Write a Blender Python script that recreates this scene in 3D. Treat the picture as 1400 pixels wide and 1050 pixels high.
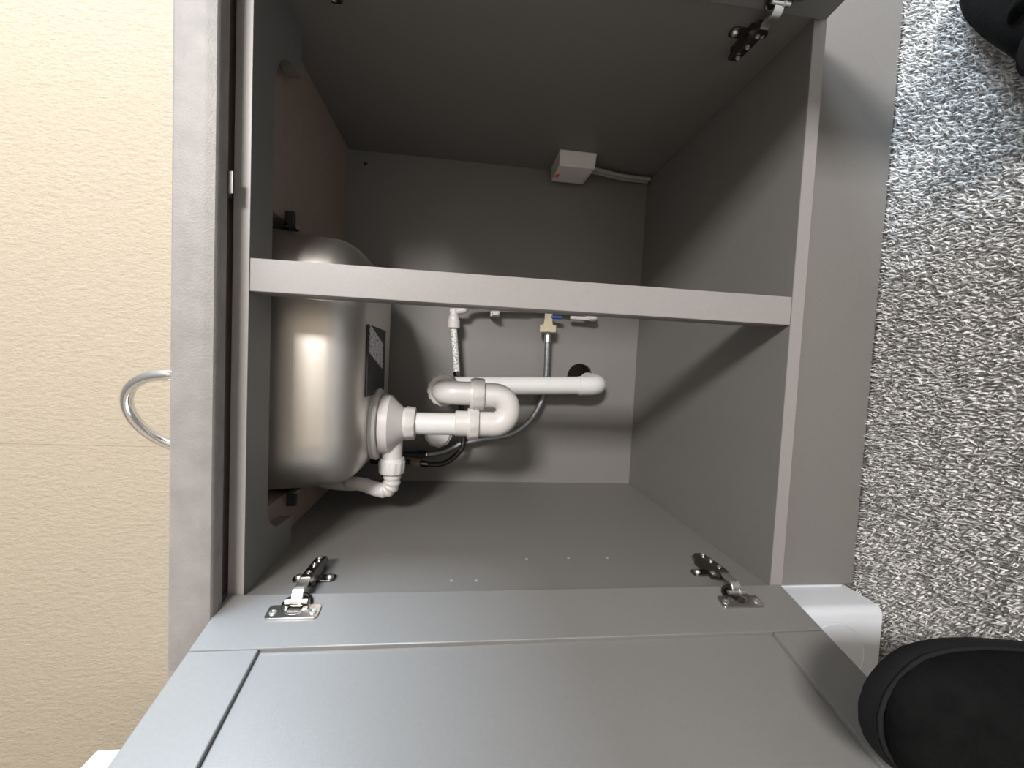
import bpy, bmesh, math, random
import numpy as np
from mathutils import Vector, Matrix
random.seed(7)
for o in list(bpy.data.objects): bpy.data.objects.remove(o)
scene = bpy.context.scene
C = scene.collection
PI = math.pi

# ------------------------------------------------------------------ camera (photo is taken with the phone on its side: world up is image left)
cam_d = bpy.data.cameras.new('camera'); cam = bpy.data.objects.new('camera', cam_d); C.objects.link(cam)
ROWS = [[0.04714152939612694, -0.11943461709329913, -0.9917222637643924],
        [-0.997711011628826, -0.053816790748432874, -0.040944966822845784],
        [-0.04848106311518604, 0.991382431392304, -0.1216982384667294]]
CAM = Vector((-0.08767212, -0.52422275, 0.60643887))
rx_, dn_, fw_ = [Vector(r) for r in ROWS]
m = Matrix.Identity(4)
for i in range(3):
    m[i][0] = rx_[i]; m[i][1] = -dn_[i]; m[i][2] = -fw_[i]; m[i][3] = CAM[i]
cam.matrix_world = m
cam_d.sensor_fit = 'HORIZONTAL'; cam_d.sensor_width = 36; cam_d.lens = 577.094 / 1400 * 36
cam_d.clip_start = 0.01; cam_d.clip_end = 50
scene.camera = cam

# ------------------------------------------------------------------ light
scene.view_settings.view_transform = 'Standard'; scene.view_settings.look = 'None'
scene.view_settings.gamma = 1.0; scene.view_settings.use_curve_mapping = False
scene.view_settings.exposure = -0.56
w = bpy.data.worlds.new('world'); scene.world = w; w.use_nodes = True
w.node_tree.nodes['Background'].inputs[0].default_value = (0.75, 0.86, 1, 1)
w.node_tree.nodes['Background'].inputs[1].default_value = 1.0
ROOM = dict(x0=-1.7, x1=3.0, y0=-3.0, y1=0.585, z1=2.35)
def window_light(name, loc, rot, sx, sy, power, col):
    l = bpy.data.lights.new(name, 'AREA'); l.shape = 'RECTANGLE'; l.size = sx; l.size_y = sy
    l.energy = power; l.color = col
    o = bpy.data.objects.new(name, l); C.objects.link(o); o.location = loc; o.rotation_euler = rot
    return o
# daylight through the two windows of the room
WIN = (1.28, 1.73, 1.30, 2.05)        # x0 x1 z0 z1 of the window in the wall behind the camera
GDOOR = (-1.0, 0.15, 1.15, 2.2)    # y0 y1 z0 z1 of the window in the right-hand wall, beside the worktop
window_light('daylight_window', ((WIN[0]+WIN[1])/2, -2.99, (WIN[2]+WIN[3])/2), (PI/2, 0, 0), WIN[1]-WIN[0], WIN[3]-WIN[2], 265, (1.0, 0.97, 0.94))
window_light('daylight_side_window', (2.99, (GDOOR[0]+GDOOR[1])/2, (GDOOR[2]+GDOOR[3])/2), (0, PI/2, 0), GDOOR[3]-GDOOR[2], GDOOR[1]-GDOOR[0], 420, (0.72, 0.86, 1.0))

# ------------------------------------------------------------------ materials
def mat(name, col, rough=0.5, metal=0.0, spec=0.5, noise=0.0, nscale=60, bump=0.0, bscale=400, coat=0.0, emit=None, detail=3):
    m = bpy.data.materials.new(name); m.use_nodes = True
    nt = m.node_tree; b = nt.nodes['Principled BSDF']
    b.inputs['Base Color'].default_value = (*col, 1); b.inputs['Roughness'].default_value = rough
    b.inputs['Metallic'].default_value = metal; b.inputs['Specular IOR Level'].default_value = spec
    b.inputs['Coat Weight'].default_value = coat
    tc = nt.nodes.new('ShaderNodeTexCoord')
    if noise:
        n = nt.nodes.new('ShaderNodeTexNoise'); n.inputs['Scale'].default_value = nscale; n.inputs['Detail'].default_value = detail
        r = nt.nodes.new('ShaderNodeMapRange'); r.inputs[1].default_value = 0.3; r.inputs[2].default_value = 0.7
        r.inputs[3].default_value = 1 - noise; r.inputs[4].default_value = 1 + noise
        mx = nt.nodes.new('ShaderNodeVectorMath'); mx.operation = 'SCALE'; mx.inputs[0].default_value = col
        nt.links.new(tc.outputs['Object'], n.inputs['Vector']); nt.links.new(n.outputs['Fac'], r.inputs[0])
        nt.links.new(r.outputs[0], mx.inputs['Scale']); nt.links.new(mx.outputs[0], b.inputs['Base Color'])
    if bump:
        n2 = nt.nodes.new('ShaderNodeTexNoise'); n2.inputs['Scale'].default_value = bscale; n2.inputs['Detail'].default_value = 2
        bp = nt.nodes.new('ShaderNodeBump'); bp.inputs['Strength'].default_value = bump; bp.inputs['Distance'].default_value = 0.002
        nt.links.new(tc.outputs['Object'], n2.inputs['Vector']); nt.links.new(n2.outputs['Fac'], bp.inputs['Height'])
        nt.links.new(bp.outputs[0], b.inputs['Normal'])
    if emit:
        b.inputs['Emission Color'].default_value = (*emit[:3], 1); b.inputs['Emission Strength'].default_value = emit[3]
    return m
M = {}
M['grey'] = mat('cabinet_grey', (0.172, 0.164, 0.156), 0.48, noise=0.03, nscale=250, bump=0.06, bscale=900)
M['grey_edge'] = mat('edge_band_grey', (0.265, 0.248, 0.24), 0.4, noise=0.03, nscale=250)
M['door'] = mat('door_grey', (0.178, 0.174, 0.170), 0.30, noise=0.025, nscale=300, bump=0.05, bscale=1100)
M['worktop'] = mat('worktop_laminate', (0.235, 0.218, 0.206), 0.5, noise=0.10, nscale=45, bump=0.15, bscale=500, detail=8)
M['brown'] = mat('worktop_underside', (0.30, 0.225, 0.185), 0.6, noise=0.05)
M['white_plastic'] = mat('white_plastic', (0.60, 0.575, 0.56), 0.33, noise=0.02, nscale=30)
M['pipe_white'] = mat('pipe_white', (0.66, 0.66, 0.645), 0.3, noise=0.02, nscale=30)
M['nut_white'] = mat('nut_white', (0.57, 0.545, 0.53), 0.36, noise=0.02, nscale=30)
M['cream_plastic'] = mat('cream_plastic', (0.55, 0.50, 0.36), 0.4)
M['box_plastic'] = mat('box_plastic', (0.72, 0.69, 0.67), 0.45)
M['flex'] = mat('grey_flex', (0.36, 0.34, 0.33), 0.5)
M['orange'] = mat('orange_sticker', (0.9, 0.12, 0.02), 0.5)
M['blue'] = mat('blue_plastic', (0.03, 0.10, 0.35), 0.4)
M['chrome'] = mat('chrome', (0.80, 0.80, 0.80), 0.10, 1.0)
M['nickel'] = mat('nickel_plate', (0.55, 0.53, 0.50), 0.22, 1.0)
M['nickel_bright'] = mat('nickel_bright', (0.80, 0.79, 0.76), 0.3, 1.0)
M['black_metal'] = mat('black_nickel', (0.16, 0.15, 0.145), 0.25, 1.0)
M['black'] = mat('black_plastic', (0.015, 0.015, 0.016), 0.5)
M['pad'] = mat('bitumen_pad', (0.025, 0.024, 0.024), 0.7)
M['copper'] = mat('copper_nut', (0.75, 0.50, 0.42), 0.3, 1.0)
M['suede'] = mat('black_suede', (0.004, 0.004, 0.004), 0.9, spec=0.08, noise=0.3, nscale=60, bump=0.4, bscale=350)
M['rubber'] = mat('black_rubber', (0.006, 0.006, 0.0065), 0.75, spec=0.2, bump=0.2, bscale=300)
M['sock'] = mat('black_sock', (0.011, 0.011, 0.012), 0.9, spec=0.15, bump=0.3, bscale=500)
M['enamel'] = mat('white_enamel', (0.60, 0.625, 0.67), 0.5, bump=0.03, bscale=700)
M['white_paint'] = mat('white_paint', (0.82, 0.81, 0.78), 0.5)
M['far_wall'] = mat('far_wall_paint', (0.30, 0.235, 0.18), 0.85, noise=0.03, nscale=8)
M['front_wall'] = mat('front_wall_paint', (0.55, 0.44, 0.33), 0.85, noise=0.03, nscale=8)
M['ceiling'] = mat('ceiling_paint', (0.32, 0.31, 0.30), 0.9)
M['carpet'] = mat('carpet_backing', (0.33, 0.32, 0.31), 0.95, spec=0.1, noise=0.5, nscale=260, bump=0.8, bscale=300)
M['sky_pane'] = mat('window_daylight', (0.6, 0.7, 0.8), 0.1, emit=(0.85, 0.93, 1.0, 1.5))

def wall_mat():
    m = mat('wallpaper_cream', (0.342, 0.283, 0.208), 0.75, spec=0.3)
    nt = m.node_tree; b = nt.nodes['Principled BSDF']
    tc = nt.nodes.new('ShaderNodeTexCoord'); mp = nt.nodes.new('ShaderNodeMapping')
    mp.inputs['Scale'].default_value = (1.0, 1.0, 0.5); nt.links.new(tc.outputs['Object'], mp.inputs[0])
    n = nt.nodes.new('ShaderNodeTexNoise'); n.inputs['Scale'].default_value = 130; n.inputs['Detail'].default_value = 4; n.inputs['Roughness'].default_value = 0.6
    nt.links.new(mp.outputs[0], n.inputs['Vector'])
    bp = nt.nodes.new('ShaderNodeBump'); bp.inputs['Strength'].default_value = 0.5; bp.inputs['Distance'].default_value = 0.004
    nt.links.new(n.outputs['Fac'], bp.inputs['Height']); nt.links.new(bp.outputs[0], b.inputs['Normal'])
    return m
M['wall'] = wall_mat()

def steel_mat():
    m = mat('brushed_steel', (0.62, 0.59, 0.55), 0.34, 1.0)
    nt = m.node_tree; b = nt.nodes['Principled BSDF']
    tc = nt.nodes.new('ShaderNodeTexCoord'); mp = nt.nodes.new('ShaderNodeMapping')
    mp.inputs['Scale'].default_value = (3, 3, 60); nt.links.new(tc.outputs['Object'], mp.inputs[0])
    n = nt.nodes.new('ShaderNodeTexNoise'); n.inputs['Scale'].default_value = 12; n.inputs['Detail'].default_value = 4
    nt.links.new(mp.outputs[0], n.inputs['Vector'])
    r = nt.nodes.new('ShaderNodeMapRange'); r.inputs[3].default_value = 0.36; r.inputs[4].default_value = 0.48
    nt.links.new(n.outputs['Fac'], r.inputs[0]); nt.links.new(r.outputs[0], b.inputs['Roughness'])
    return m
M['steel'] = steel_mat()

def braid_mat(name, c0, c1):
    m = mat(name, c1, 0.35, 0.8)
    nt = m.node_tree; b = nt.nodes['Principled BSDF']
    tc = nt.nodes.new('ShaderNodeTexCoord')
    v = nt.nodes.new('ShaderNodeTexVoronoi'); v.inputs['Scale'].default_value = 700
    cr = nt.nodes.new('ShaderNodeValToRGB'); cr.color_ramp.elements[0].color = (*c1, 1); cr.color_ramp.elements[1].color = (*c0, 1)
    nt.links.new(tc.outputs['Object'], v.inputs['Vector']); nt.links.new(v.outputs['Distance'], cr.inputs[0]); nt.links.new(cr.outputs[0], b.inputs['Base Color'])
    bp = nt.nodes.new('ShaderNodeBump'); bp.inputs['Strength'].default_value = 0.5; bp.inputs['Distance'].default_value = 0.001
    nt.links.new(v.outputs['Distance'], bp.inputs['Height']); nt.links.new(bp.outputs[0], b.inputs['Normal'])
    return m
M['braid'] = braid_mat('grey_braid', (0.16, 0.17, 0.18), (0.42, 0.43, 0.45))
M['braid_dark'] = braid_mat('dark_braid', (0.02, 0.02, 0.02), (0.10, 0.095, 0.09))

def printed_pipe_mat():
    m = mat('printed_pipe', (0.74, 0.74, 0.73), 0.35)
    nt = m.node_tree; b = nt.nodes['Principled BSDF']
    tc = nt.nodes.new('ShaderNodeTexCoord'); mp = nt.nodes.new('ShaderNodeMapping'); mp.inputs['Scale'].default_value = (420, 300, 300)
    n = nt.nodes.new('ShaderNodeTexNoise'); n.inputs['Scale'].default_value = 1; n.inputs['Detail'].default_value = 1
    cr = nt.nodes.new('ShaderNodeValToRGB'); cr.color_ramp.elements[0].position = 0.40; cr.color_ramp.elements[0].color = (0.22, 0.22, 0.22, 1)
    cr.color_ramp.elements[1].position = 0.47; cr.color_ramp.elements[1].color = (0.74, 0.74, 0.73, 1)
    nt.links.new(tc.outputs['Object'], mp.inputs[0]); nt.links.new(mp.outputs[0], n.inputs['Vector'])
    nt.links.new(n.outputs['Fac'], cr.inputs[0]); nt.links.new(cr.outputs[0], b.inputs['Base Color'])
    return m
M['printed_pipe'] = printed_pipe_mat()

def sticker_mat():
    m = mat('printed_sticker', (0.5, 0.48, 0.5), 0.5)
    nt = m.node_tree; b = nt.nodes['Principled BSDF']
    tc = nt.nodes.new('ShaderNodeTexCoord'); mp = nt.nodes.new('ShaderNodeMapping'); mp.inputs['Scale'].default_value = (260, 110, 1)
    n = nt.nodes.new('ShaderNodeTexNoise'); n.inputs['Scale'].default_value = 1; n.inputs['Detail'].default_value = 2
    cr = nt.nodes.new('ShaderNodeValToRGB'); cr.color_ramp.elements[0].position = 0.36; cr.color_ramp.elements[0].color = (0.10, 0.10, 0.14, 1)
    cr.color_ramp.elements[1].position = 0.44; cr.color_ramp.elements[1].color = (0.62, 0.59, 0.62, 1)
    nt.links.new(tc.outputs['Object'], mp.inputs[0]); nt.links.new(mp.outputs[0], n.inputs['Vector'])
    nt.links.new(n.outputs['Fac'], cr.inputs[0]); nt.links.new(cr.outputs[0], b.inputs['Base Color'])
    return m
M['sticker'] = sticker_mat()

def pile_mat():
    m = mat('carpet_pile', (0.5, 0.5, 0.5), 0.95, spec=0.1)
    nt = m.node_tree; b = nt.nodes['Principled BSDF']
    a = nt.nodes.new('ShaderNodeAttribute'); a.attribute_name = 'tone'
    nt.links.new(a.outputs['Color'], b.inputs['Base Color'])
    return m
M['pile'] = pile_mat()

# ------------------------------------------------------------------ mesh helpers
class MB:
    def __init__(s): s.v = []; s.f = []
    def add(s, vs, fs):
        b = len(s.v); s.v += [tuple(x) for x in vs]; s.f += [tuple(i + b for i in f) for f in fs]; return s
    def box(s, a, b):
        (x0, y0, z0), (x1, y1, z1) = a, b
        x0, x1 = min(x0, x1), max(x0, x1); y0, y1 = min(y0, y1), max(y0, y1); z0, z1 = min(z0, z1), max(z0, z1)
        return s.add([(x0,y0,z0),(x1,y0,z0),(x1,y1,z0),(x0,y1,z0),(x0,y0,z1),(x1,y0,z1),(x1,y1,z1),(x0,y1,z1)],
                     [(0,3,2,1),(4,5,6,7),(0,1,5,4),(1,2,6,5),(2,3,7,6),(3,0,4,7)])
    def rings(s, rings, cap=True):
        n = len(rings[0]); vs = [p for r in rings for p in r]; fs = []
        for k in range(len(rings) - 1):
            for i in range(n):
                j = (i + 1) % n
                fs.append((k*n+i, k*n+j, (k+1)*n+j, (k+1)*n+i))
        if cap:
            fs.append(tuple(range(n))[::-1]); fs.append(tuple((len(rings)-1)*n + i for i in range(n)))
        return s.add(vs, fs)
    def lathe(s, p, axis, prof, n=32):     # prof: list of (distance along axis, radius)
        p = Vector(p); a = Vector(axis).normalized(); u = a.orthogonal().normalized(); v = a.cross(u)
        return s.rings([[p + a*d + (u*math.cos(2*PI*i/n) + v*math.sin(2*PI*i/n))*r for i in range(n)] for d, r in prof])
    def tube(s, pts, r, n=20, smooth=0):
        P = [Vector(q) for q in pts]
        if smooth: P, r = spline(P, smooth, r)
        R = r if isinstance(r, (list, tuple)) else [r]*len(P)
        t = (P[1]-P[0]).normalized(); u = t.orthogonal().normalized(); rings = []
        for i, q in enumerate(P):
            d = (P[min(i+1, len(P)-1)] - P[max(i-1, 0)]).normalized()
            u = (u - d*u.dot(d)).normalized(); v = d.cross(u)
            rings.append([q + (u*math.cos(2*PI*k/n) + v*math.sin(2*PI*k/n))*R[i] for k in range(n)])
        return s.rings(rings)
    def plate(s, outer, holes, h, fn):     # flat plate with holes; fn(a, b, t) maps to 3d, t in (0, h)
        bm = bmesh.new(); 
        for loop in [outer] + holes:
            vs = [bm.verts.new((a, b, 0)) for a, b in loop]
            for i in range(len(vs)): bm.edges.new((vs[i], vs[(i+1) % len(vs)]))
        bmesh.ops.triangle_fill(bm, edges=bm.edges[:], use_beauty=True, use_dissolve=False)
        bm.verts.index_update(); n = len(bm.verts)
        co = [(v.co.x, v.co.y) for v in bm.verts]; fs = [tuple(v.index for v in f.verts) for f in bm.faces]
        be = [(e.verts[0].index, e.verts[1].index) for e in bm.edges if len(e.link_faces) == 1]
        bm.free()
        V = [fn(a, b, 0) for a, b in co] + [fn(a, b, h) for a, b in co]
        F = [f[::-1] for f in fs] + [tuple(i+n for i in f) for f in fs] + [(i, j, j+n, i+n) for i, j in be]
        return s.add(V, F)
def spline(P, k, r=None):
    out = []; ro = []
    R = r if isinstance(r, (list, tuple)) else [r]*len(P)
    for i in range(len(P)-1):
        a, b, c, d = P[max(i-1, 0)], P[i], P[i+1], P[min(i+2, len(P)-1)]
        for j in range(k):
            t = j/k
            out.append(0.5*((2*b) + (c-a)*t + (2*a-5*b+4*c-d)*t*t + (3*b-a-3*c+d)*t**3)); 
            ro.append(R[i] + (R[i+1]-R[i])*t if R[i] is not None else None)
    out.append(P[-1]); ro.append(R[-1]); return out, ro
def circle(cx, cy, r, n=32): return [(cx + r*math.cos(2*PI*i/n), cy + r*math.sin(2*PI*i/n)) for i in range(n)]
def rrect(x0, x1, y0, y1, r, n=8):
    out = []
    for cx, cy, a in ((x1-r, y1-r, 0), (x0+r, y1-r, PI/2), (x0+r, y0+r, PI), (x1-r, y0+r, 1.5*PI)):
        for i in range(n+1): out.append((cx + r*math.cos(a + PI/2*i/n), cy + r*math.sin(a + PI/2*i/n)))
    return out

def wpos(o):
    p = Vector((0, 0, 0))
    while o is not None: p += o.location; o = o.parent
    return p
def obj(name, mb, material, parent=None, bevel=0, seg=2, smooth=False, label=None, subsurf=0, fix=True):
    v = [Vector(p) for p in mb.v]
    if parent is not None: off = wpos(parent)
    else:
        off = Vector(((min(p.x for p in v)+max(p.x for p in v))/2, (min(p.y for p in v)+max(p.y for p in v))/2, min(p.z for p in v)))
    me = bpy.data.meshes.new(name); me.from_pydata([p - off for p in v], [], mb.f)
    if fix:
        bm = bmesh.new(); bm.from_mesh(me); bmesh.ops.recalc_face_normals(bm, faces=bm.faces); bm.to_mesh(me); bm.free()
    me.materials.append(M[material]); o = bpy.data.objects.new(name, me); C.objects.link(o)
    if parent is not None: o.parent = parent
    else: o.location = off
    if bevel:
        b = o.modifiers.new('bevel', 'BEVEL'); b.width = bevel; b.segments = seg; b.limit_method = 'ANGLE'; b.angle_limit = math.radians(40)
    if subsurf:
        q = o.modifiers.new('subsurf', 'SUBSURF'); q.levels = subsurf; q.render_levels = subsurf
    if smooth or bevel:
        me.shade_smooth() if smooth is True else None
        if smooth == 'auto' or bevel:
            for p in me.polygons: p.use_smooth = True
            me.set_sharp_from_angle(angle=math.radians(38))
    if label: o['label'] = label
    return o
def thing(name, label, cat, loc, group=None):
    o = bpy.data.objects.new(name, None); C.objects.link(o); o.location = loc; o['label'] = label; o['category'] = cat
    o.empty_display_size = 0.05
    if group: o['group'] = group
    return o
def tag(o, label, cat, group=None, kind=None):
    o['label'] = label; o['category'] = cat
    if group: o['group'] = group
    if kind: o['kind'] = kind
    return o

# ------------------------------------------------------------------ room shell
R_ = ROOM
tag(obj('floor', MB().box((R_['x0'], R_['y0'], -0.1), (R_['x1'], R_['y1'], -0.004)), 'carpet'), 'grey mottled carpeted floor in front of the cabinet', 'floor', kind='structure')
tag(obj('ceiling', MB().box((R_['x0'], R_['y0'], R_['z1']), (R_['x1'], R_['y1'], R_['z1']+.1)), 'ceiling'), 'plain white ceiling of the room', 'ceiling', kind='structure')
wb = tag(obj('wall_back', MB().box((R_['x0'], R_['y1']+.0008, -0.1), (R_['x1'], R_['y1']+.1, R_['z1'])), 'wall'), 'cream textured wallpapered wall above the worktop', 'wall', kind='structure')
xs = [R_['x0'], -1.39, -0.33, 0.73, 1.79, 2.85, R_['x1']]
for a, b in zip(xs[:-1], xs[1:]):
    obj('wallpaper_strip', MB().box((a+.0007, R_['y1'], 0.0), (b-.0007, R_['y1']+.0008, R_['z1'])), 'wall', wb)
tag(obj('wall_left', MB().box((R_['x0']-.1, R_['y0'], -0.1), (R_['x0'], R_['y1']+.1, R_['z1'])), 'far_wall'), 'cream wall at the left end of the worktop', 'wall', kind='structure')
def window(n, label, wall_fn, a0, a1, z0, z1):
    fr = MB().plate([(a0, z0), (a1, z0), (a1, z1), (a0, z1)], [[(a0+.04, z0+.04), (a1-.04, z0+.04), (a1-.04, z1-.04), (a0+.04, z1-.04)]], .05, lambda a, b, t: wall_fn(a, b, .03+t))
    wn = tag(obj('window_%d' % n, fr, 'white_paint'), label, 'window', kind='structure')
    obj('pane', MB().plate([(a0+.04, z0+.04), (a1-.04, z0+.04), (a1-.04, z1-.04), (a0+.04, z1-.04)], [], .006, lambda a, b, t: wall_fn(a, b, .05+t)), 'sky_pane', wn)
hole = lambda q: [(q[0], q[2]), (q[1], q[2]), (q[1], q[3]), (q[0], q[3])]
wf = lambda a, b, t: (a, R_['y0']-t, b)
wr = lambda a, b, t: (R_['x1']+t, a, b)
tag(obj('wall_front', MB().plate([(R_['x0']-.1, -.1), (R_['x1']+.1, -.1), (R_['x1']+.1, R_['z1']), (R_['x0']-.1, R_['z1'])], [hole(WIN)], .1, wf), 'front_wall'), 'painted wall with a small window behind the camera', 'wall', kind='structure')
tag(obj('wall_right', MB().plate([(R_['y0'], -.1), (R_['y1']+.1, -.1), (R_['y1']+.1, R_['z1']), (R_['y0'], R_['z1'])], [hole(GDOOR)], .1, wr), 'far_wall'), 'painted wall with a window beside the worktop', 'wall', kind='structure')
window(1, 'small white framed window in the wall behind the camera', wf, *WIN)
window(2, 'white framed window in the right wall beside the worktop', wr, *GDOOR)

# carpet pile: tufts standing on the floor in front of the plinth
def carpet_pile():
    rng = np.random.default_rng(3); sp = 0.0038
    X, Y = np.meshgrid(np.arange(-0.80, 0.72, sp), np.arange(-0.62, 0.036, sp))
    n = X.size; x = X.ravel() + rng.uniform(-.5, .5, n)*sp; y = Y.ravel() + rng.uniform(-.5, .5, n)*sp
    a = rng.uniform(0, 2*PI, n); r = rng.uniform(.0014, .0023, n); h = rng.uniform(.006, .010, n)
    la = rng.uniform(0, 2*PI, n); ll = rng.uniform(.001, .0055, n)
    V = np.zeros((n, 4, 3))
    for k in range(3):
        V[:, k, 0] = x + r*np.cos(a + k*2*PI/3); V[:, k, 1] = y + r*np.sin(a + k*2*PI/3); V[:, k, 2] = -0.004
    V[:, 3, 0] = x + ll*np.cos(la); V[:, 3, 1] = np.minimum(y + ll*np.sin(la), .0365); V[:, 3, 2] = -0.004 + h
    base = (np.arange(n)*4)[:, None]
    F = np.concatenate([base + np.array([[0, 1, 3]]), base + np.array([[1, 2, 3]]), base + np.array([[2, 0, 3]])], 1).reshape(-1, 3)
    me = bpy.data.meshes.new('carpet_pile'); me.vertices.add(n*4); me.vertices.foreach_set('co', V.ravel())
    me.loops.add(F.size); me.loops.foreach_set('vertex_index', F.ravel().astype(np.int32))
    me.polygons.add(len(F)); me.polygons.foreach_set('loop_start', np.arange(0, F.size, 3, dtype=np.int32))
    me.update(calc_edges=True); me.validate()
    t = np.clip(rng.choice([.28, .48, .70, .86], n, p=[.2, .25, .3, .25]) + rng.normal(0, .05, n), .06, .9)
    col = np.ones((n, 4, 4)); col[:, :, 0] = (t*1.0)[:, None]; col[:, :, 1] = (t*.985)[:, None]; col[:, :, 2] = (t*.965)[:, None]
    at = me.color_attributes.new('tone', 'FLOAT_COLOR', 'POINT'); at.data.foreach_set('color', col.ravel())
    me.materials.append(M['pile']); o = bpy.data.objects.new('carpet_pile', me); C.objects.link(o)
    tag(o, 'short speckled grey carpet pile on the floor', 'carpet', kind='stuff')
carpet_pile()

# ------------------------------------------------------------------ cabinet
W = 0.380; Y0, YB = 0.0, 0.498; ZB = 0.168; ZT = 0.852; ZC = 0.870; TOPU = 0.880
cab = thing('sink_base_cabinet', 'dark grey under-sink kitchen cabinet with both doors standing open', 'cabinet', (0, 0.25, 0.15))
for s in (-1, 1):
    o = obj('side_panel', MB().box((s*W, Y0, .15), (s*(W+.018), .57, TOPU-.0003)), 'grey', cab, bevel=.0006)
    obj('edge_band', MB().box((s*W, Y0-.0006, .1505), (s*(W+.018), Y0, ZC)), 'grey_edge', o)
bp_ = obj('base_panel', MB().box((-W, Y0, .15), (W, .57, ZB)), 'grey', cab, bevel=.0006)
obj('edge_band', MB().box((-W, Y0-.0006, .1502), (W, Y0, ZB-.0002)), 'grey_edge', bp_)
HOLE = (-0.112, 0.312)
bkp = obj('back_panel', MB().plate([(-W, ZB), (W, ZB), (W, TOPU), (-W, TOPU)], [circle(HOLE[0], HOLE[1], .032)], .016, lambda a, b, t: (a, YB+t, b)), 'grey', cab)
obj('screw', MB().lathe((.3509, YB-.001, .8407), (0, 1, 0), [(0, .003), (.0005, .0045), (.004, .0045)], 12), 'black_metal', bkp)
# front top rail with the notch that clears the sink bowl
def rail_outline():
    pts = [(-W, 0), (W, 0), (W, .14), (.308, .14)]
    cx, cy, r = .245, .118, .062
    pts += [(cx + r*math.cos(t), cy + r*math.sin(t)) for t in np.linspace(0.2, -PI/2, 12)]
    cx, cy, r = -.322+.008, .066+.008, .008
    pts += [(-.300, .058), (-.306, .062), (-.318, .068), (-.330, .085), (-.334, .14), (-W, .14)]
    return pts
rl = obj('front_rail', MB().plate(rail_outline(), [], ZC-ZT, lambda a, b, t: (a, b, ZT+t)), 'grey', cab)
obj('edge_band', MB().box((-W, -.0006, ZT+.0002), (W, 0, ZC-.0002)), 'grey_edge', rl)
cl = obj('rail_clip', MB().box((.083, -.021, .8725), (.107, .02, .8738)), 'nickel_bright', cab, bevel=.0003, label='small bright metal clip in the gap above the rail')
obj('clip_flange', MB().box((.083, -.0205, .861), (.1065, -.019, .8725)).box((.083, -.012, .8705), (.1065, .02, .8725)), 'black_metal', cl)
obj('clip_screw', MB().lathe((.088, -.012, .8705), (0, 0, -1), [(0, .003), (.002, .0035), (.003, .002)], 10), 'nickel_bright', cl)
po = obj('centre_post', MB().box((-.0185, .0005, ZB), (.0195, .019, ZT)), 'grey_edge', cab, bevel=.0008)
obj('rear_lath', MB().box((-.0185, .0192, ZB), (.0195, .038, ZT)), 'grey', po, bevel=.0008)
# shelf-peg holes on the left side panel
for y, z in ((.0283, .6075), (.0273, .5745), (.0889, .4965), (.09, .4319), (.0888, .3709)):
    obj('peg_hole', MB().lathe((-W, y, z), (1, 0, 0), [(0, .0022), (.0004, .0022), (.0004, .0012), (.0002, .001)], 10), 'flex', cab, label='pale shelf-peg hole in the side panel')

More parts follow.
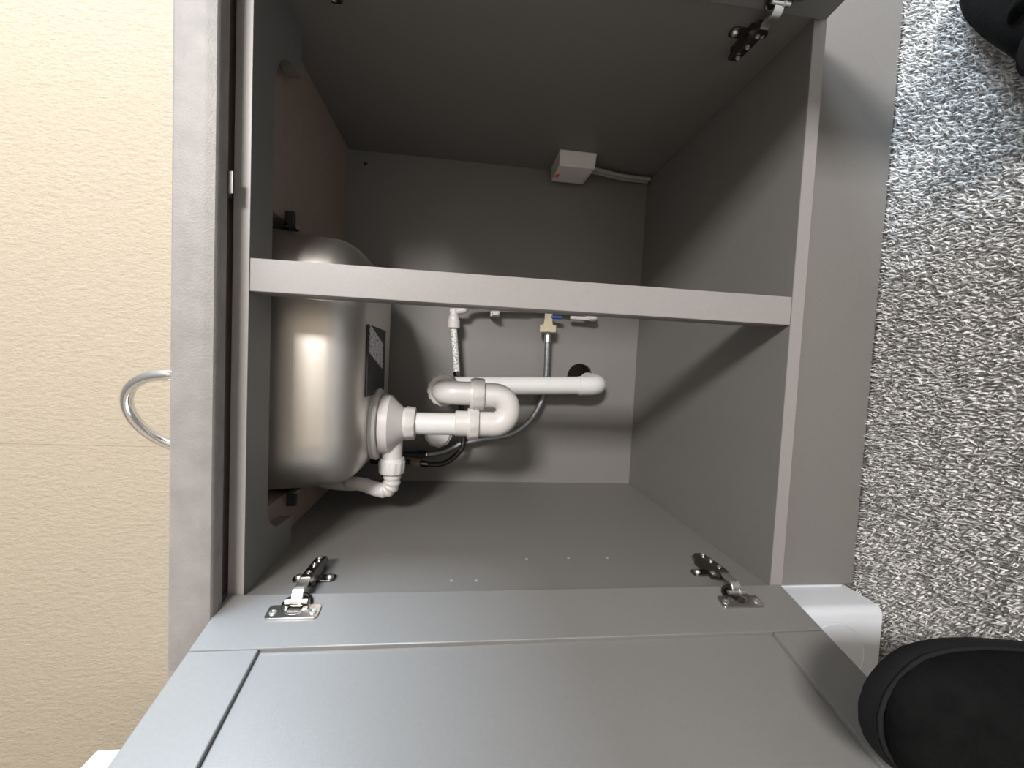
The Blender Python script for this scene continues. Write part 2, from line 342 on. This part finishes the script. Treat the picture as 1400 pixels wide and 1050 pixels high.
# doors: local s along the door from the hinge, t towards the inside, z up
def door_frame(sgn):
    ANG = math.radians(104 if sgn < 0 else 95)
    p0 = Vector((sgn*.3755, -.004, 0))
    d = Vector((-sgn*math.cos(ANG), -math.sin(ANG), 0)); n = Vector((-sgn*math.sin(ANG), math.cos(ANG), 0))
    return lambda s, t, z: p0 + d*s + n*t + Vector((0, 0, z))
DW, DZ0, DZ1, ST, RT, TH = .397, .1555, .8685, .074, .067, .020
def fbox(fn, a, b):
    m = MB().box(a, b); m.v = [tuple(fn(*p)) for p in m.v]; return m
for sgn in (-1, 1):
    fn = door_frame(sgn); g = .0004
    pn = obj('door', fbox(fn, (ST-.008, -.013, DZ0+RT-.008), (DW-ST+.008, -.0055, DZ1-RT+.008)), 'door', cab, label='recessed panel of a shaker door, inner side')
    for s0, s1 in ((0, ST), (DW-ST, DW)):
        obj('stile', fbox(fn, (s0, -TH, DZ0), (s1, 0, DZ1)), 'door', pn, bevel=.0012)
    for z0, z1 in ((DZ0, DZ0+RT), (DZ1-RT, DZ1)):
        obj('rail', fbox(fn, (ST+g, -TH, z0), (DW-ST-g, -.0002, z1)), 'door', pn, bevel=.0012)
    hm = MB().tube([fn(DW-.037, -TH, .62), fn(DW-.037, -TH-.03, .625), fn(DW-.037, -TH-.034, .64), fn(DW-.037, -TH-.034, .75), fn(DW-.037, -TH-.03, .765), fn(DW-.037, -TH, .77)], .005, 12)
    obj('handle', hm, 'nickel_bright', pn, smooth='auto')
    # hinges
    for zc in (.2345, .784):
        cs = .029
        pl = MB().plate(rrect(cs-.0095, cs+.0095, zc-.0285, zc+.0285, .004, 4), [circle(cs-.004, zc, .0082, 20)], .0022, lambda a, b, t: fn(a, t, b))
        h = obj('hinge', pl, 'nickel', cab, bevel=.0005, label='nickel concealed hinge')
        for k in (-1, 1):
            obj('screw', MB().lathe(fn(cs+.001, .002, zc+k*.0215), fn(0, 1, 0)-fn(0, 0, 0), [(0, .0042), (.0012, .0040), (.0014, .0022), (.0008, .001)], 14), 'nickel_bright', h)
        cup = MB().lathe(fn(cs-.0115, 0, zc), fn(0, 1, 0)-fn(0, 0, 0), [(0, .0172), (.0020, .0170), (.0024, .0160), (.0016, .0148), (.0007, .0140), (.0007, .001)], 32)
        obj('cup', cup, 'black_metal', h, smooth='auto')
        obj('pivot', MB().lathe(fn(cs-.010, .0065, zc-.0125), (0, 0, 1), [(0, .0028), (.006, .0028), (.0065, .0042), (.009, .0042), (.0095, .0030), (.025, .0028)], 14), 'nickel_bright', h, smooth='auto')
        # link from the cup to the arm
        xi = sgn*W
        A = [fn(cs-.010, .0060, zc), fn(cs-.018, .0145, zc), Vector((xi - sgn*.0165, -.003, zc)), Vector((xi - sgn*.0175, .006, zc))]
        lk = MB(); wz = .0062; th = .0016
        Pp, _ = spline(A, 5, None)
        rings = []
        for i, q in enumerate(Pp):
            d = (Pp[min(i+1, len(Pp)-1)] - Pp[max(i-1, 0)]).normalized(); nn = d.cross(Vector((0, 0, 1))).normalized()
            rings.append([q + nn*th + Vector((0, 0, wz)), q + nn*th - Vector((0, 0, wz)), q - nn*th - Vector((0, 0, wz)), q - nn*th + Vector((0, 0, wz))])
        lk.rings(rings); obj('link', lk, 'nickel_bright', h, bevel=.0004)
        # arm on the side panel
        X = lambda d: xi - sgn*d
        arm = MB()
        prof = [(.000, .0165, .0150), (.004, .0085, .0205), (.020, .0075, .0205), (.052, .0085, .0190), (.068, .0095, .0165), (.071, .0100, .0130)]
        arm.rings([[(X(d0), y, zc-.0072), (X(d1), y, zc-.0060), (X(d1), y, zc+.0060), (X(d0), y, zc+.0072)] for y, d0, d1 in prof])
        a_ = obj('arm', arm, 'black_metal', h, bevel=.0008)
        obj('mounting_plate', MB().box((X(0), .020, zc-.0065), (X(.0075), .066, zc+.0065)).plate(rrect(.029, .046, zc-.0265, zc+.0265, .006, 5), [], .0025, lambda a, b, t: (X(t), a, b)), 'black_metal', h, bevel=.0006)
        for k in (-1, 1):
            obj('screw', MB().lathe((X(.002), .0375, zc+k*.019), (-sgn, 0, 0), [(0, .0052), (.0018, .0050), (.004, .0036), (.0045, .0015)], 14), 'nickel_bright', h, smooth='auto')
        for y in (.016, .036, .056):
            obj('adjusting_screw', MB().lathe((X(.0195), y, zc), (-sgn, 0, 0), [(0, .0034), (.0018, .0032), (.002, .0018), (.0012, .0008)], 12), 'nickel_bright', h, smooth='auto')

# plinth below the cabinet
pb = tag(obj('plinth_board', MB().box((-.3985, .036, 0), (1.2, .052, .1485)), 'grey', bevel=.0006), 'grey plinth board under the open cabinet, along the carpet', 'plinth')

# ------------------------------------------------------------------ worktop (with the sink cut-out) and its front nosing
CUT = (-.315, .112, .075, .525)
wt = tag(obj('worktop', MB().plate([(-1.66, -.018), (1.25, -.018), (1.25, .583), (-1.66, .583)], [rrect(*CUT, .03, 6)], .9115-TOPU, lambda a, b, t: (a, b, TOPU+t)), 'brown'), 'grey stone-effect laminate worktop with a thick front edge', 'worktop')
prof = [(-.018, .912), (-.034, .912), (-.0378, .9108), (-.040, .908), (-.040, .881), (-.0392, .8772), (-.0375, .8695), (-.035, .8675), (-.019, .8670), (-.018, .8680)]
nm = MB(); nm.rings([[(x, y, z) for y, z in prof] for x in (-1.66, 1.25)])
nose = obj('front_edge', nm, 'worktop', wt, smooth='auto')
obj('laminate_top', MB().plate([(-1.66, -.018), (1.25, -.018), (1.25, .583), (-1.66, .583)], [rrect(*CUT, .03, 6)], .0007, lambda a, b, t: (a, b, .9115+t)), 'worktop', wt)

# ------------------------------------------------------------------ sink
ZSB = .752; BX0, BX1, BY0, BY1 = -.300, .098, .088, .415
sink = thing('kitchen_sink', 'brushed stainless steel sink bowl hanging below the worktop', 'sink', (-.1, .25, ZSB))
def bowl():
    m = MB(); N = 7; rings = []
    lv = []
    for z, ins, r in ((.9125, -.006, .085), (.905, .0, .08), (.87, .002, .08), (.83, .005, .08), (.81, .007, .08)): lv.append((z, ins, r))
    Rb = .055
    for k in range(1, 10):
        t = PI/2*k/9; lv.append((ZSB+Rb - Rb*math.sin(t), .007 + Rb*(1-math.cos(t)), max(.08 - Rb*(1-math.cos(t))*.75, .03)))
    lv.append((ZSB-.0005, .10, .03)); 
    for z, ins, r in lv: rings.append([(x, y, z) for x, y in rrect(BX0+ins, BX1-ins, BY0+ins, BY1-ins, r, N)])
    return m.rings(rings)
bw = MB(); b0 = bowl(); bw.v = b0.v; bw.f = [f for f in b0.f if len(f) == 4 or min(f) > 0]
o = obj('bowl', bw, 'steel', sink, smooth=True)
sd = o.modifiers.new('solid', 'SOLIDIFY'); sd.thickness = .0009; sd.offset = 0
obj('rim', MB().plate(rrect(-.345, .62, .06, .540, .03, 6), [rrect(BX0-.004, BX1+.004, BY0-.004, BY1+.004, .085, 8), circle(-.30, .478, .016, 20)], .0035, lambda a, b, t: (a, b, .9125+t)), 'steel', sink, bevel=.001)
pad = obj('sound_pad', MB().box((-.150, .148, ZSB-.0032), (-.038, .295, ZSB-.0006)), 'pad', sink)
obj('sticker', MB().add([(p[0], p[1], ZSB-.0036) for p in ((-.0375, .155), (-.0625, .268), (-.1085, .270), (-.0815, .157))] + [(p[0], p[1], ZSB-.0032) for p in ((-.0375, .155), (-.0625, .268), (-.1085, .270), (-.0815, .157))],
    [(0, 1, 2, 3), (7, 6, 5, 4), (0, 4, 5, 1), (1, 5, 6, 2), (2, 6, 7, 3), (3, 7, 4, 0)]), 'sticker', pad, label='white printed sticker')
for (x, y, ax) in ((.100, .17, 1), (.100, .36, 1), (-.31, .2, -1), (-.31, .38, -1)):
    c = MB().box((x-.004, y-.03, .866), (x+.004, y+.012, .872)).box((x-.002, y-.006, .866), (x+.002, y+.006, .905)).box((x-.002, y-.03, .858), (x+ax*.02, y-.022, .872))
    k = obj('fixing_clip', c, 'black', sink, bevel=.001)
    obj('clip_screw', MB().lathe((x+ax*.006, y+.004, .862), (0, 0, 1), [(0, .003), (.003, .0035), (.012, .002)], 10), 'nickel_bright', k)

# ------------------------------------------------------------------ waste and trap
TY = .232; WX = -.2035
trap = thing('sink_waste_trap', 'white plastic sink waste and U-bend trap below the bowl', 'waste trap', (WX, TY, .49))
obj('waste_flange', MB().lathe((WX, TY, ZSB+.002), (0, 0, -1), [(0, .050), (.002, .0615), (.009, .0625), (.013, .0600), (.014, .0500), (.015, .0520), (.030, .0505), (.036, .0440), (.053, .0275), (.056, .0245), (.060, .0215), (.066, .0215)], 48), 'nut_white', trap, smooth='auto')
def nut(name, p, ax, r, L, par, mt='nut_white', n=10):
    m = MB(); p = Vector(p); a = Vector(ax).normalized(); u = a.orthogonal().normalized(); v = a.cross(u)
    rings = []
    K = n*4
    for d, s, lob in ((0, .90, 0), (.0012, .955, 1), (L*.78, 1.0, 1), (L*.8, .93, 0), (L, .90, 0)):
        rr = []
        for i in range(K):
            k = r*s*(1.0 if not lob or i % 4 in (0, 1) else .955)
            rr.append(p + a*d + (u*math.cos(2*PI*i/K) + v*math.sin(2*PI*i/K))*k)
        rings.append(rr)
    m.rings(rings)
    return obj(name, m, mt, par, smooth='auto')
nut('compression_nut', (WX+.002, TY, .682), (0, 0, 1), .0300, .020, trap)
obj('down_pipe', MB().tube([(WX+.002, TY, .70), (WX+.003, TY, .585)], .0195, 28), 'pipe_white', trap, smooth='auto')
XL, XR = WX+.0045, -.1465
obj('trap_socket', MB().lathe((XL, TY, .613), (0, 0, -1), [(0, .021), (.001, .0228), (.03, .0228), (.031, .021)], 32), 'white_plastic', trap, smooth='auto')
nut('compression_nut', (XL, TY, .571), (0, 0, 1), .0305, .020, trap)
xm, rb = (XL+XR)/2, (XR-XL)/2; zc = .545
pts = [(XL, TY, .585), (XL, TY, .565)] + [(xm - rb*math.cos(t), TY, zc - rb*math.sin(t)) for t in np.linspace(0, PI, 17)] + [(XR, TY, .565), (XR, TY, .575)]
obj('u_bend', MB().tube(pts, .0222, 28), 'white_plastic', trap, smooth='auto')
nut('compression_nut', (XR+.001, TY, .563), (0, 0, 1), .0300, .025, trap)
rB = .024; ez = .637
pts = [(XR+.002, TY, .575), (XR+.002, TY, ez-rB)] + [(XR+.002, TY + rB - rB*math.cos(t), ez - rB + rB*math.sin(t)) for t in np.linspace(.1, PI/2, 9)] + [(XR+.002, TY+.085, ez)]
obj('outlet_elbow', MB().tube(pts, .0210, 28), 'white_plastic', trap, smooth='auto')
nut('compression_nut', (XR+.002, TY+.046, ez), (0, 1, 0), .0320, .024, trap, 'pipe_white', 14)
obj('collar', MB().lathe((XR+.002, TY+.0445, ez), (0, 1, 0), [(0, .0225), (0, .0262), (.004, .0262), (.005, .0225)], 40), 'pipe_white', trap, smooth='auto')
# overflow branch to the left
OX = [WX-.020, -.262]
obj('overflow_branch', MB().tube([(WX-.005, TY, .7205), (-.272, TY, .7205)], .0178, 24), 'nut_white', trap, smooth='auto')
nut('overflow_nut', (-.290, TY, .7200), (1, 0, 0), .0232, .027, trap, 'pipe_white', 12)
pts = [(-.285, TY, .7195), (-.300, TY, .7190), (-.3125, TY+.001, .7205), (-.3215, TY+.003, .728), (-.3225, TY+.006, .742), (-.3195, TY+.010, .757), (-.316, TY+.016, .775), (-.318, TY+.03, .80)]
P, _ = spline([Vector(p) for p in pts], 6)
rr = [.0150 + (.0012*math.sin(i*1.55) if 3 < i < 22 else 0) - .00008*i for i in range(len(P))]
obj('overflow_elbow', MB().tube(P, rr, 24), 'nut_white', trap, smooth=True)
obj('overflow_hose', MB().tube([(-.3165, TY+.015, .772), (-.323, TY+.03, .80), (-.326, TY+.05, .84), (-.322, TY+.06, .865)], .0095, 16, smooth=4), 'nut_white', trap, smooth=True)

# waste pipe near the back panel, dropping to the hole in the back panel
PY = .440
wp = thing('waste_pipe', 'straight white waste pipe with rounded elbow ending at the hole in the back panel', 'pipe', (-.135, PY, .27))
xa, za, xb, zb = -.1440, .635, -.1315, .300
obj('upper_elbow', MB().tube([(xa, TY+.070, ez), (xa, PY-.03, ez)] + [(xa, PY - .03 + .03*math.sin(t), ez - .03*(1-math.cos(t))) for t in np.linspace(.15, PI/2, 8)] + [(xa+.001, PY, .585)], .0205, 26), 'pipe_white', wp, smooth='auto')
obj('pipe', MB().tube([(xa, PY, .600), (xb, PY, zb+.02)], .0208, 28), 'pipe_white', wp, smooth='auto')
ax = Vector((xb-xa, 0, zb-za)).normalized()
obj('socket', MB().lathe((xb - ax.x*.030, PY, zb+.032), ax, [(0, .021), (.0008, .0224), (.026, .0224), (.0268, .021)], 32), 'pipe_white', wp, smooth='auto')
pts = [(xb-.0004, PY, zb+.010), (xb, PY, zb)] + [(xb+.0005*i, PY + .024 - .024*math.cos(t), zb - .024*math.sin(t)) for i, t in enumerate(np.linspace(.15, PI/2, 8))] + [(xb+.006, PY+.05, zb-.024), (xb+.008, YB+.03, zb-.022)]
pts = [(x, y, z+.004) for x, y, z in pts]
obj('lower_elbow', MB().tube(pts, .0222, 28), 'pipe_white', wp, smooth='auto')
# capped branch behind the trap
cap = thing('capped_waste_branch', 'round white capped waste branch half hidden behind the down pipe', 'pipe cap', (-.2515, .45, .62))
obj('stub', MB().tube([(-.2515, .435, .65), (-.2515, YB, .65)], .0205, 24), 'white_plastic', cap, smooth='auto')
nut('ring_nut', (-.2515, .418, .650), (0, 1, 0), .0320, .022, cap)
obj('cap', MB().lathe((-.2515, .425, .650), (0, -1, 0), [(0, .0265), (.010, .0265), (.013, .024), (.0135, .001)], 32), 'white_plastic', cap, smooth='auto')

# ------------------------------------------------------------------ supply pipes and hoses
sp_ = thing('supply_pipe', 'white plastic water pipe with push-fit elbow beside the post', 'pipe', (-.05, .45, .61))
obj('pipe', MB().tube([(-.112, .452, .6155), (-.005, .452, .627)], .0074, 18), 'printed_pipe', sp_, smooth='auto')
obj('push_fit_elbow', MB().lathe((-.014, .452, .6260), (1, 0, .03), [(0, .0115), (.001, .0140), (.018, .0140), (.019, .0125), (.026, .0120), (.030, .0095), (.044, .0095)], 24), 'white_plastic', sp_, smooth='auto')
obj('rising_pipe', MB().tube([(.024, .452, .636), (.0280, .452, .605), (.0420, .452, .585), (.0480, .452, .46)], .0075, 16, smooth=3), 'white_plastic', sp_, smooth='auto')
obj('pipe_clip', MB().box((.021, .446, .526), (.030, .470, .539)).box((.02, .464, .522), (.040, .498, .543)), 'white_plastic', sp_, bevel=.001)
obj('reducer', MB().lathe((-.120, .452, .6147), (1, 0, .1), [(-.008, .005), (-.004, .0075), (.006, .0085), (.009, .007), (.014, .006)], 6), 'black_metal', sp_, smooth='auto')

ha = thing('dark_supply_hose', 'dark braided tap hose with copper nut curving behind the trap', 'hose', (-.3, .45, .6))
obj('hose', MB().tube([(-.3245, .45, .694), (-.3285, .45, .664), (-.3225, .45, .631), (-.297, .45, .602), (-.267, .45, .593), (-.20, .452, .600), (-.15, .452, .608), (-.124, .452, .6145)], .0062, 14, smooth=6), 'braid_dark', ha, smooth=True)
obj('ferrule', MB().lathe((-.3258, .45, .688), (-.1, 0, -1), [(0, .0072), (.012, .0072), (.016, .0066)], 14), 'black_metal', ha, smooth='auto')
obj('copper_nut', MB().lathe((-.3240, .45, .712), (-.05, 0, -1), [(0, .0085), (.001, .0098), (.014, .0098), (.015, .0085), (.022, .0075)], 6), 'copper', ha)
obj('tap_tail', MB().tube([(-.3225, .45, .80), (-.3238, .45, .705)], .0055, 12), 'black', ha, smooth='auto')

hb = thing('grey_supply_hose', 'grey braided hose with cream nut and blue isolating valve', 'hose', (-.12, .462, .4))
obj('hose', MB().tube([(-.306, .455, .675), (-.300, .461, .64), (-.283, .468, .600), (-.271, .470, .555), (-.264, .471, .510), (-.253, .471, .474), (-.222, .472, .436), (-.176, .473, .411), (-.125, .472, .403), (-.07, .466, .404), (-.02, .462, .4058)], .0070, 14, smooth=6), 'braid', hb, smooth=True)
obj('ferrule', MB().lathe((-.034, .462, .4056), (1, 0, .01), [(0, .0078), (.016, .0078), (.022, .0060)], 14), 'nickel_bright', hb, smooth='auto')
obj('valve_nut', MB().lathe((-.0115, .462, .4057), (1, 0, 0), [(0, .0180), (.0015, .0215), (.0175, .0215), (.019, .0125), (.030, .0105), (.045, .0100)], 6), 'cream_plastic', hb)
obj('valve_stem', MB().lathe((-.0120, .462, .4057), (-1, 0, 0), [(0, .009), (.004, .009), (.006, .007)], 14), 'nickel', hb, smooth='auto')
obj('valve_lever', MB().box((.0225, .452, .374), (.029, .470, .402)), 'blue', hb, bevel=.002, label='blue plastic valve lever')
obj('valve_body', MB().lathe((.050, .462, .46), (0, 0, -1), [(0, .010), (.03, .010), (.032, .0085), (.12, .0085), (.121, .0075)], 16), 'white_plastic', hb, smooth='auto')

tt = thing('tap_tail_pipe', 'short black tap tail with threaded end beside the copper nut', 'pipe', (-.306, .455, .67))
obj('tail', MB().tube([(-.3068, .455, .80), (-.3063, .455, .690)], .0058, 12), 'black', tt, smooth='auto')
obj('tail_nut', MB().lathe((-.3063, .455, .698), (0, 0, -1), [(0, .0085), (.001, .0105), (.014, .0105), (.015, .0085), (.02, .008)], 6), 'black', tt)
obj('ferrule', MB().lathe((-.3062, .455, .680), (0, 0, -1), [(0, .006), (.008, .006)], 12), 'nickel_bright', tt, smooth='auto')

st = thing('pipe_stub', 'small white pipe clip low on the back panel beside the post', 'pipe clip', (.02, .47, .29))
obj('clip_body', MB().lathe((.033, .468, .298), (-1, 0, 0), [(0, .013), (.006, .0125), (.010, .008), (.0105, .001)], 20), 'white_plastic', st, smooth='auto')
obj('clip_arm', MB().box((.024, .462, .298), (.032, .474, .352)), 'white_plastic', st, bevel=.002)
obj('clip_base', MB().box((.026, .47, .286), (.046, YB, .312)), 'white_plastic', st, bevel=.002)

# ------------------------------------------------------------------ junction box on the right side panel
jb = thing('junction_box', 'small white plastic electrical box with orange indicator on the right side panel', 'electrical box', (.36, .44, .331))
jm = MB(); jm.rings([[(W, y, z) for y, z in ((.394, .330), (.486, .330), (.486, .414), (.394, .414))], [(.347, y, z) for y, z in ((.398, .332), (.482, .334), (.482, .412), (.398, .412))]])
obj('casing', jm, 'box_plastic', jb, bevel=.0025)
obj('lid_seam', MB().box((.3465, .4040, .338), (.3470, .476, .3385)), 'grey_edge', jb)
obj('indicator', MB().box((.3462, .440, .4015), (.3472, .456, .4095)), 'orange', jb, label='orange indicator sticker')
for k, y in enumerate((.455, .469)):
    cb = MB().tube([(.366, y-.02, .335), (.3665, y-.01, .300), (.3685, y+.008, .24), (.3715, y+.017, .172)], .0044, 12, smooth=6)
    obj('cable', cb, 'flex', jb, smooth=True, label='pale grey flex')

# ------------------------------------------------------------------ tap
tap = thing('kitchen_tap', 'chrome swan-neck tap spout rising behind the worktop edge', 'tap', (-.30, .478, .916))
b0 = Vector((-.318, .505, 0)); b1 = Vector((-.143, .395, 0)); mid = (b0+b1)/2; rad = (b1-b0).length/2; dirv = (b1-b0).normalized()
zr = 1.293 - rad
pts = [b0 + Vector((0, 0, z)) for z in (.93, 1.0, 1.08, zr-.02)] + [mid - dirv*rad*math.cos(t) + Vector((0, 0, zr + rad*math.sin(t))) for t in np.linspace(0, PI, 25)] + [b1 + Vector((0, 0, zr-.03))]
obj('spout', MB().tube(pts, .0116, 24), 'chrome', tap, smooth=True)
obj('spout_tip', MB().lathe(b1 + Vector((0, 0, zr-.026)), (0, 0, -1), [(0, .0108), (.001, .0125), (.016, .0125), (.017, .010)], 24), 'chrome', tap, smooth='auto')
obj('body', MB().lathe(b0 + Vector((0, 0, .916)), (0, 0, 1), [(0, .026), (.004, .026), (.006, .022), (.075, .021), (.085, .014), (.09, .0115)], 32), 'chrome', tap, smooth='auto')
for s in (-1, 1):
    obj('lever', MB().tube([b0 + Vector((s*.018, 0, .972)), b0 + Vector((s*.05, -.002, .976)), b0 + Vector((s*.085, -.008, .99))], [.008, .007, .005], 14, smooth=4), 'chrome', tap, smooth=True)

# ------------------------------------------------------------------ white appliance beside the cabinet, and the white unit on the worktop
ap = thing('white_appliance', 'white floor-standing appliance corner with round filter flap, left of the plinth', 'appliance', (-.70, .24, 0))
body = MB()
ol = [(-1.0, .50), (-.4015, .50), (-.4015, .034)] + [(-.4015-.012+.012*math.cos(t), -.020+.010+.0*t - .012*math.sin(t)) for t in np.linspace(0, PI/2, 6)] + [(-1.0, -.022)]
body.plate(ol, [], .835, lambda a, b, t: (a, b, .012+t))
obj('casing', body, 'enamel', ap, smooth='auto')
obj('side_flange', MB().box((-.4013, .0345, .02), (-.3990, .046, .149)), 'enamel', ap)
obj('filter_flap', MB().lathe((-.470, -.022, .083), (0, -1, 0), [(0, .0485), (.0012, .0480), (.0013, .0465), (.0004, .0460), (.0008, .001)], 48), 'enamel', ap, smooth='auto', label='round filter flap')
for x, y in ((-.95, .02), (-.45, .02), (-.95, .45), (-.45, .45)):
    obj('foot', MB().lathe((x, y, 0), (0, 0, 1), [(0, .02), (.006, .02), (.007, .008), (.013, .008)], 16), 'black', ap)
ku = thing('white_box_unit', 'white boxy unit standing on the far end of the worktop', 'appliance', (-1.2, .35, .912))
obj('casing', MB().box((-1.43, .17, .914), (-.9673, .45, 1.357)), 'enamel', ku, bevel=.004)
obj('front_door', MB().box((-1.42, .158, .925), (-1.08, .1695, 1.345)), 'white_paint', ku, bevel=.003)
obj('control_panel', MB().box((-1.07, .160, .925), (-.975, .1695, 1.345)), 'black', ku, bevel=.002)

# ------------------------------------------------------------------ black slippers (heels on the carpet, toes up)
def slipper(name, label, heel, toe_dir, wide_dir, group, hk=1.0):
    heel = Vector(heel); L = Vector(toe_dir).normalized(); Wd = Vector(wide_dir); Wd = (Wd - L*Wd.dot(L)).normalized()
    N = L.cross(Wd)                       # from sole to instep
    if N.y > 0 or N.z < -.5: N = -N
    t = thing(name, label, 'slipper', heel, group)
    def outline(k, s):                    # half width along the foot
        tab = [(0, .012), (.012, .027), (.04, .038), (.09, .044), (.14, .049), (.19, .0545), (.222, .0540), (.244, .0500), (.260, .0420), (.272, .0315), (.280, .0205), (.285, .007)]
        for (a, wa), (b, wb_) in zip(tab[:-1], tab[1:]):
            if a <= s <= b: return wa + (wb_-wa)*(s-a)/(b-a)
        return .004
    ss = [0, .004, .012, .03, .06, .10, .14, .18, .21, .228, .245, .256, .266, .274, .280, .2835, .285]
    m = MB(); ring = []
    pl = [(s, outline(0, s)) for s in ss]
    loop = [(s, w_) for s, w_ in pl] + [(s, -w_) for s, w_ in pl[::-1]]
    def P(s, w_, h): return heel + L*s + Wd*w_ + N*h
    m.rings([[P(s, w_*k + 0, h) for s, w_ in loop] for k, h in ((.96, 0), (1.0, .003), (1.0, .0105), (.972, .0135))])
    obj('sole', m, 'rubber', t, smooth='auto')
    up = MB(); rings = []
    hs = {0: .05, .012: .06, .03: .075, .06: .085, .10: .088, .14: .082, .18: .068, .21: .056, .235: .048, .255: .041, .268: .034, .278: .026}
    for s in (.012, .03, .06, .10, .14, .18, .21, .235, .255, .268, .278):
        w_ = outline(0, s)*.965; h = hs[s]*hk; r = []
        for i in range(20):
            a = 2*PI*i/20; c, sn = math.cos(a), math.sin(a)
            r.append(P(s, w_*math.copysign(abs(c)**.75, c), .012 + max(0, (h-.012))*max(0, sn)**.8 - .004*max(0, -sn)))
        rings.append(r)
    up.rings(rings)
    u = obj('upper', up, 'suede', t, smooth=True, subsurf=1)
    # strap / tongue fold across the instep, and the opening collar
    fold = [P(.125, w_*hk, .085*hk - 22*w_*w_) for w_ in (-.036, -.024, -.012, 0, .012, .024, .036)]
    obj('tongue_fold', MB().tube(fold, [.005, .0075, .009, .0095, .009, .0075, .005], 12, smooth=3), 'suede', u, smooth=True)
    seam = [P(s - .0025, w_*.955, .0150) for s, w_ in loop[3:-3]]
    obj('welt_seam', MB().tube(seam, .0018, 8), 'sock', t, smooth=True)
    obj('sock', MB().tube([P(.05, 0, .05*hk), P(.055, 0, .09*hk), P(.056, 0, .098*hk), P(.056, 0, .102*hk)], [.030, .033, .033, .028], 18, smooth=4), 'sock', t, smooth=True)
    return t
slipper('slipper', 'black suede slipper with rounded toe raised in front of the left door', (-.347, -.236, .001), (.0, -.02, 1), (1, .10, 0), 'black slippers')
slipper('slipper', 'black suede slipper cut off at the carpet corner, lying flat below the right door', (.189, -.209, .001), (.88, .48, .0), (.48, -.88, 0), 'black slippers', 0.72)
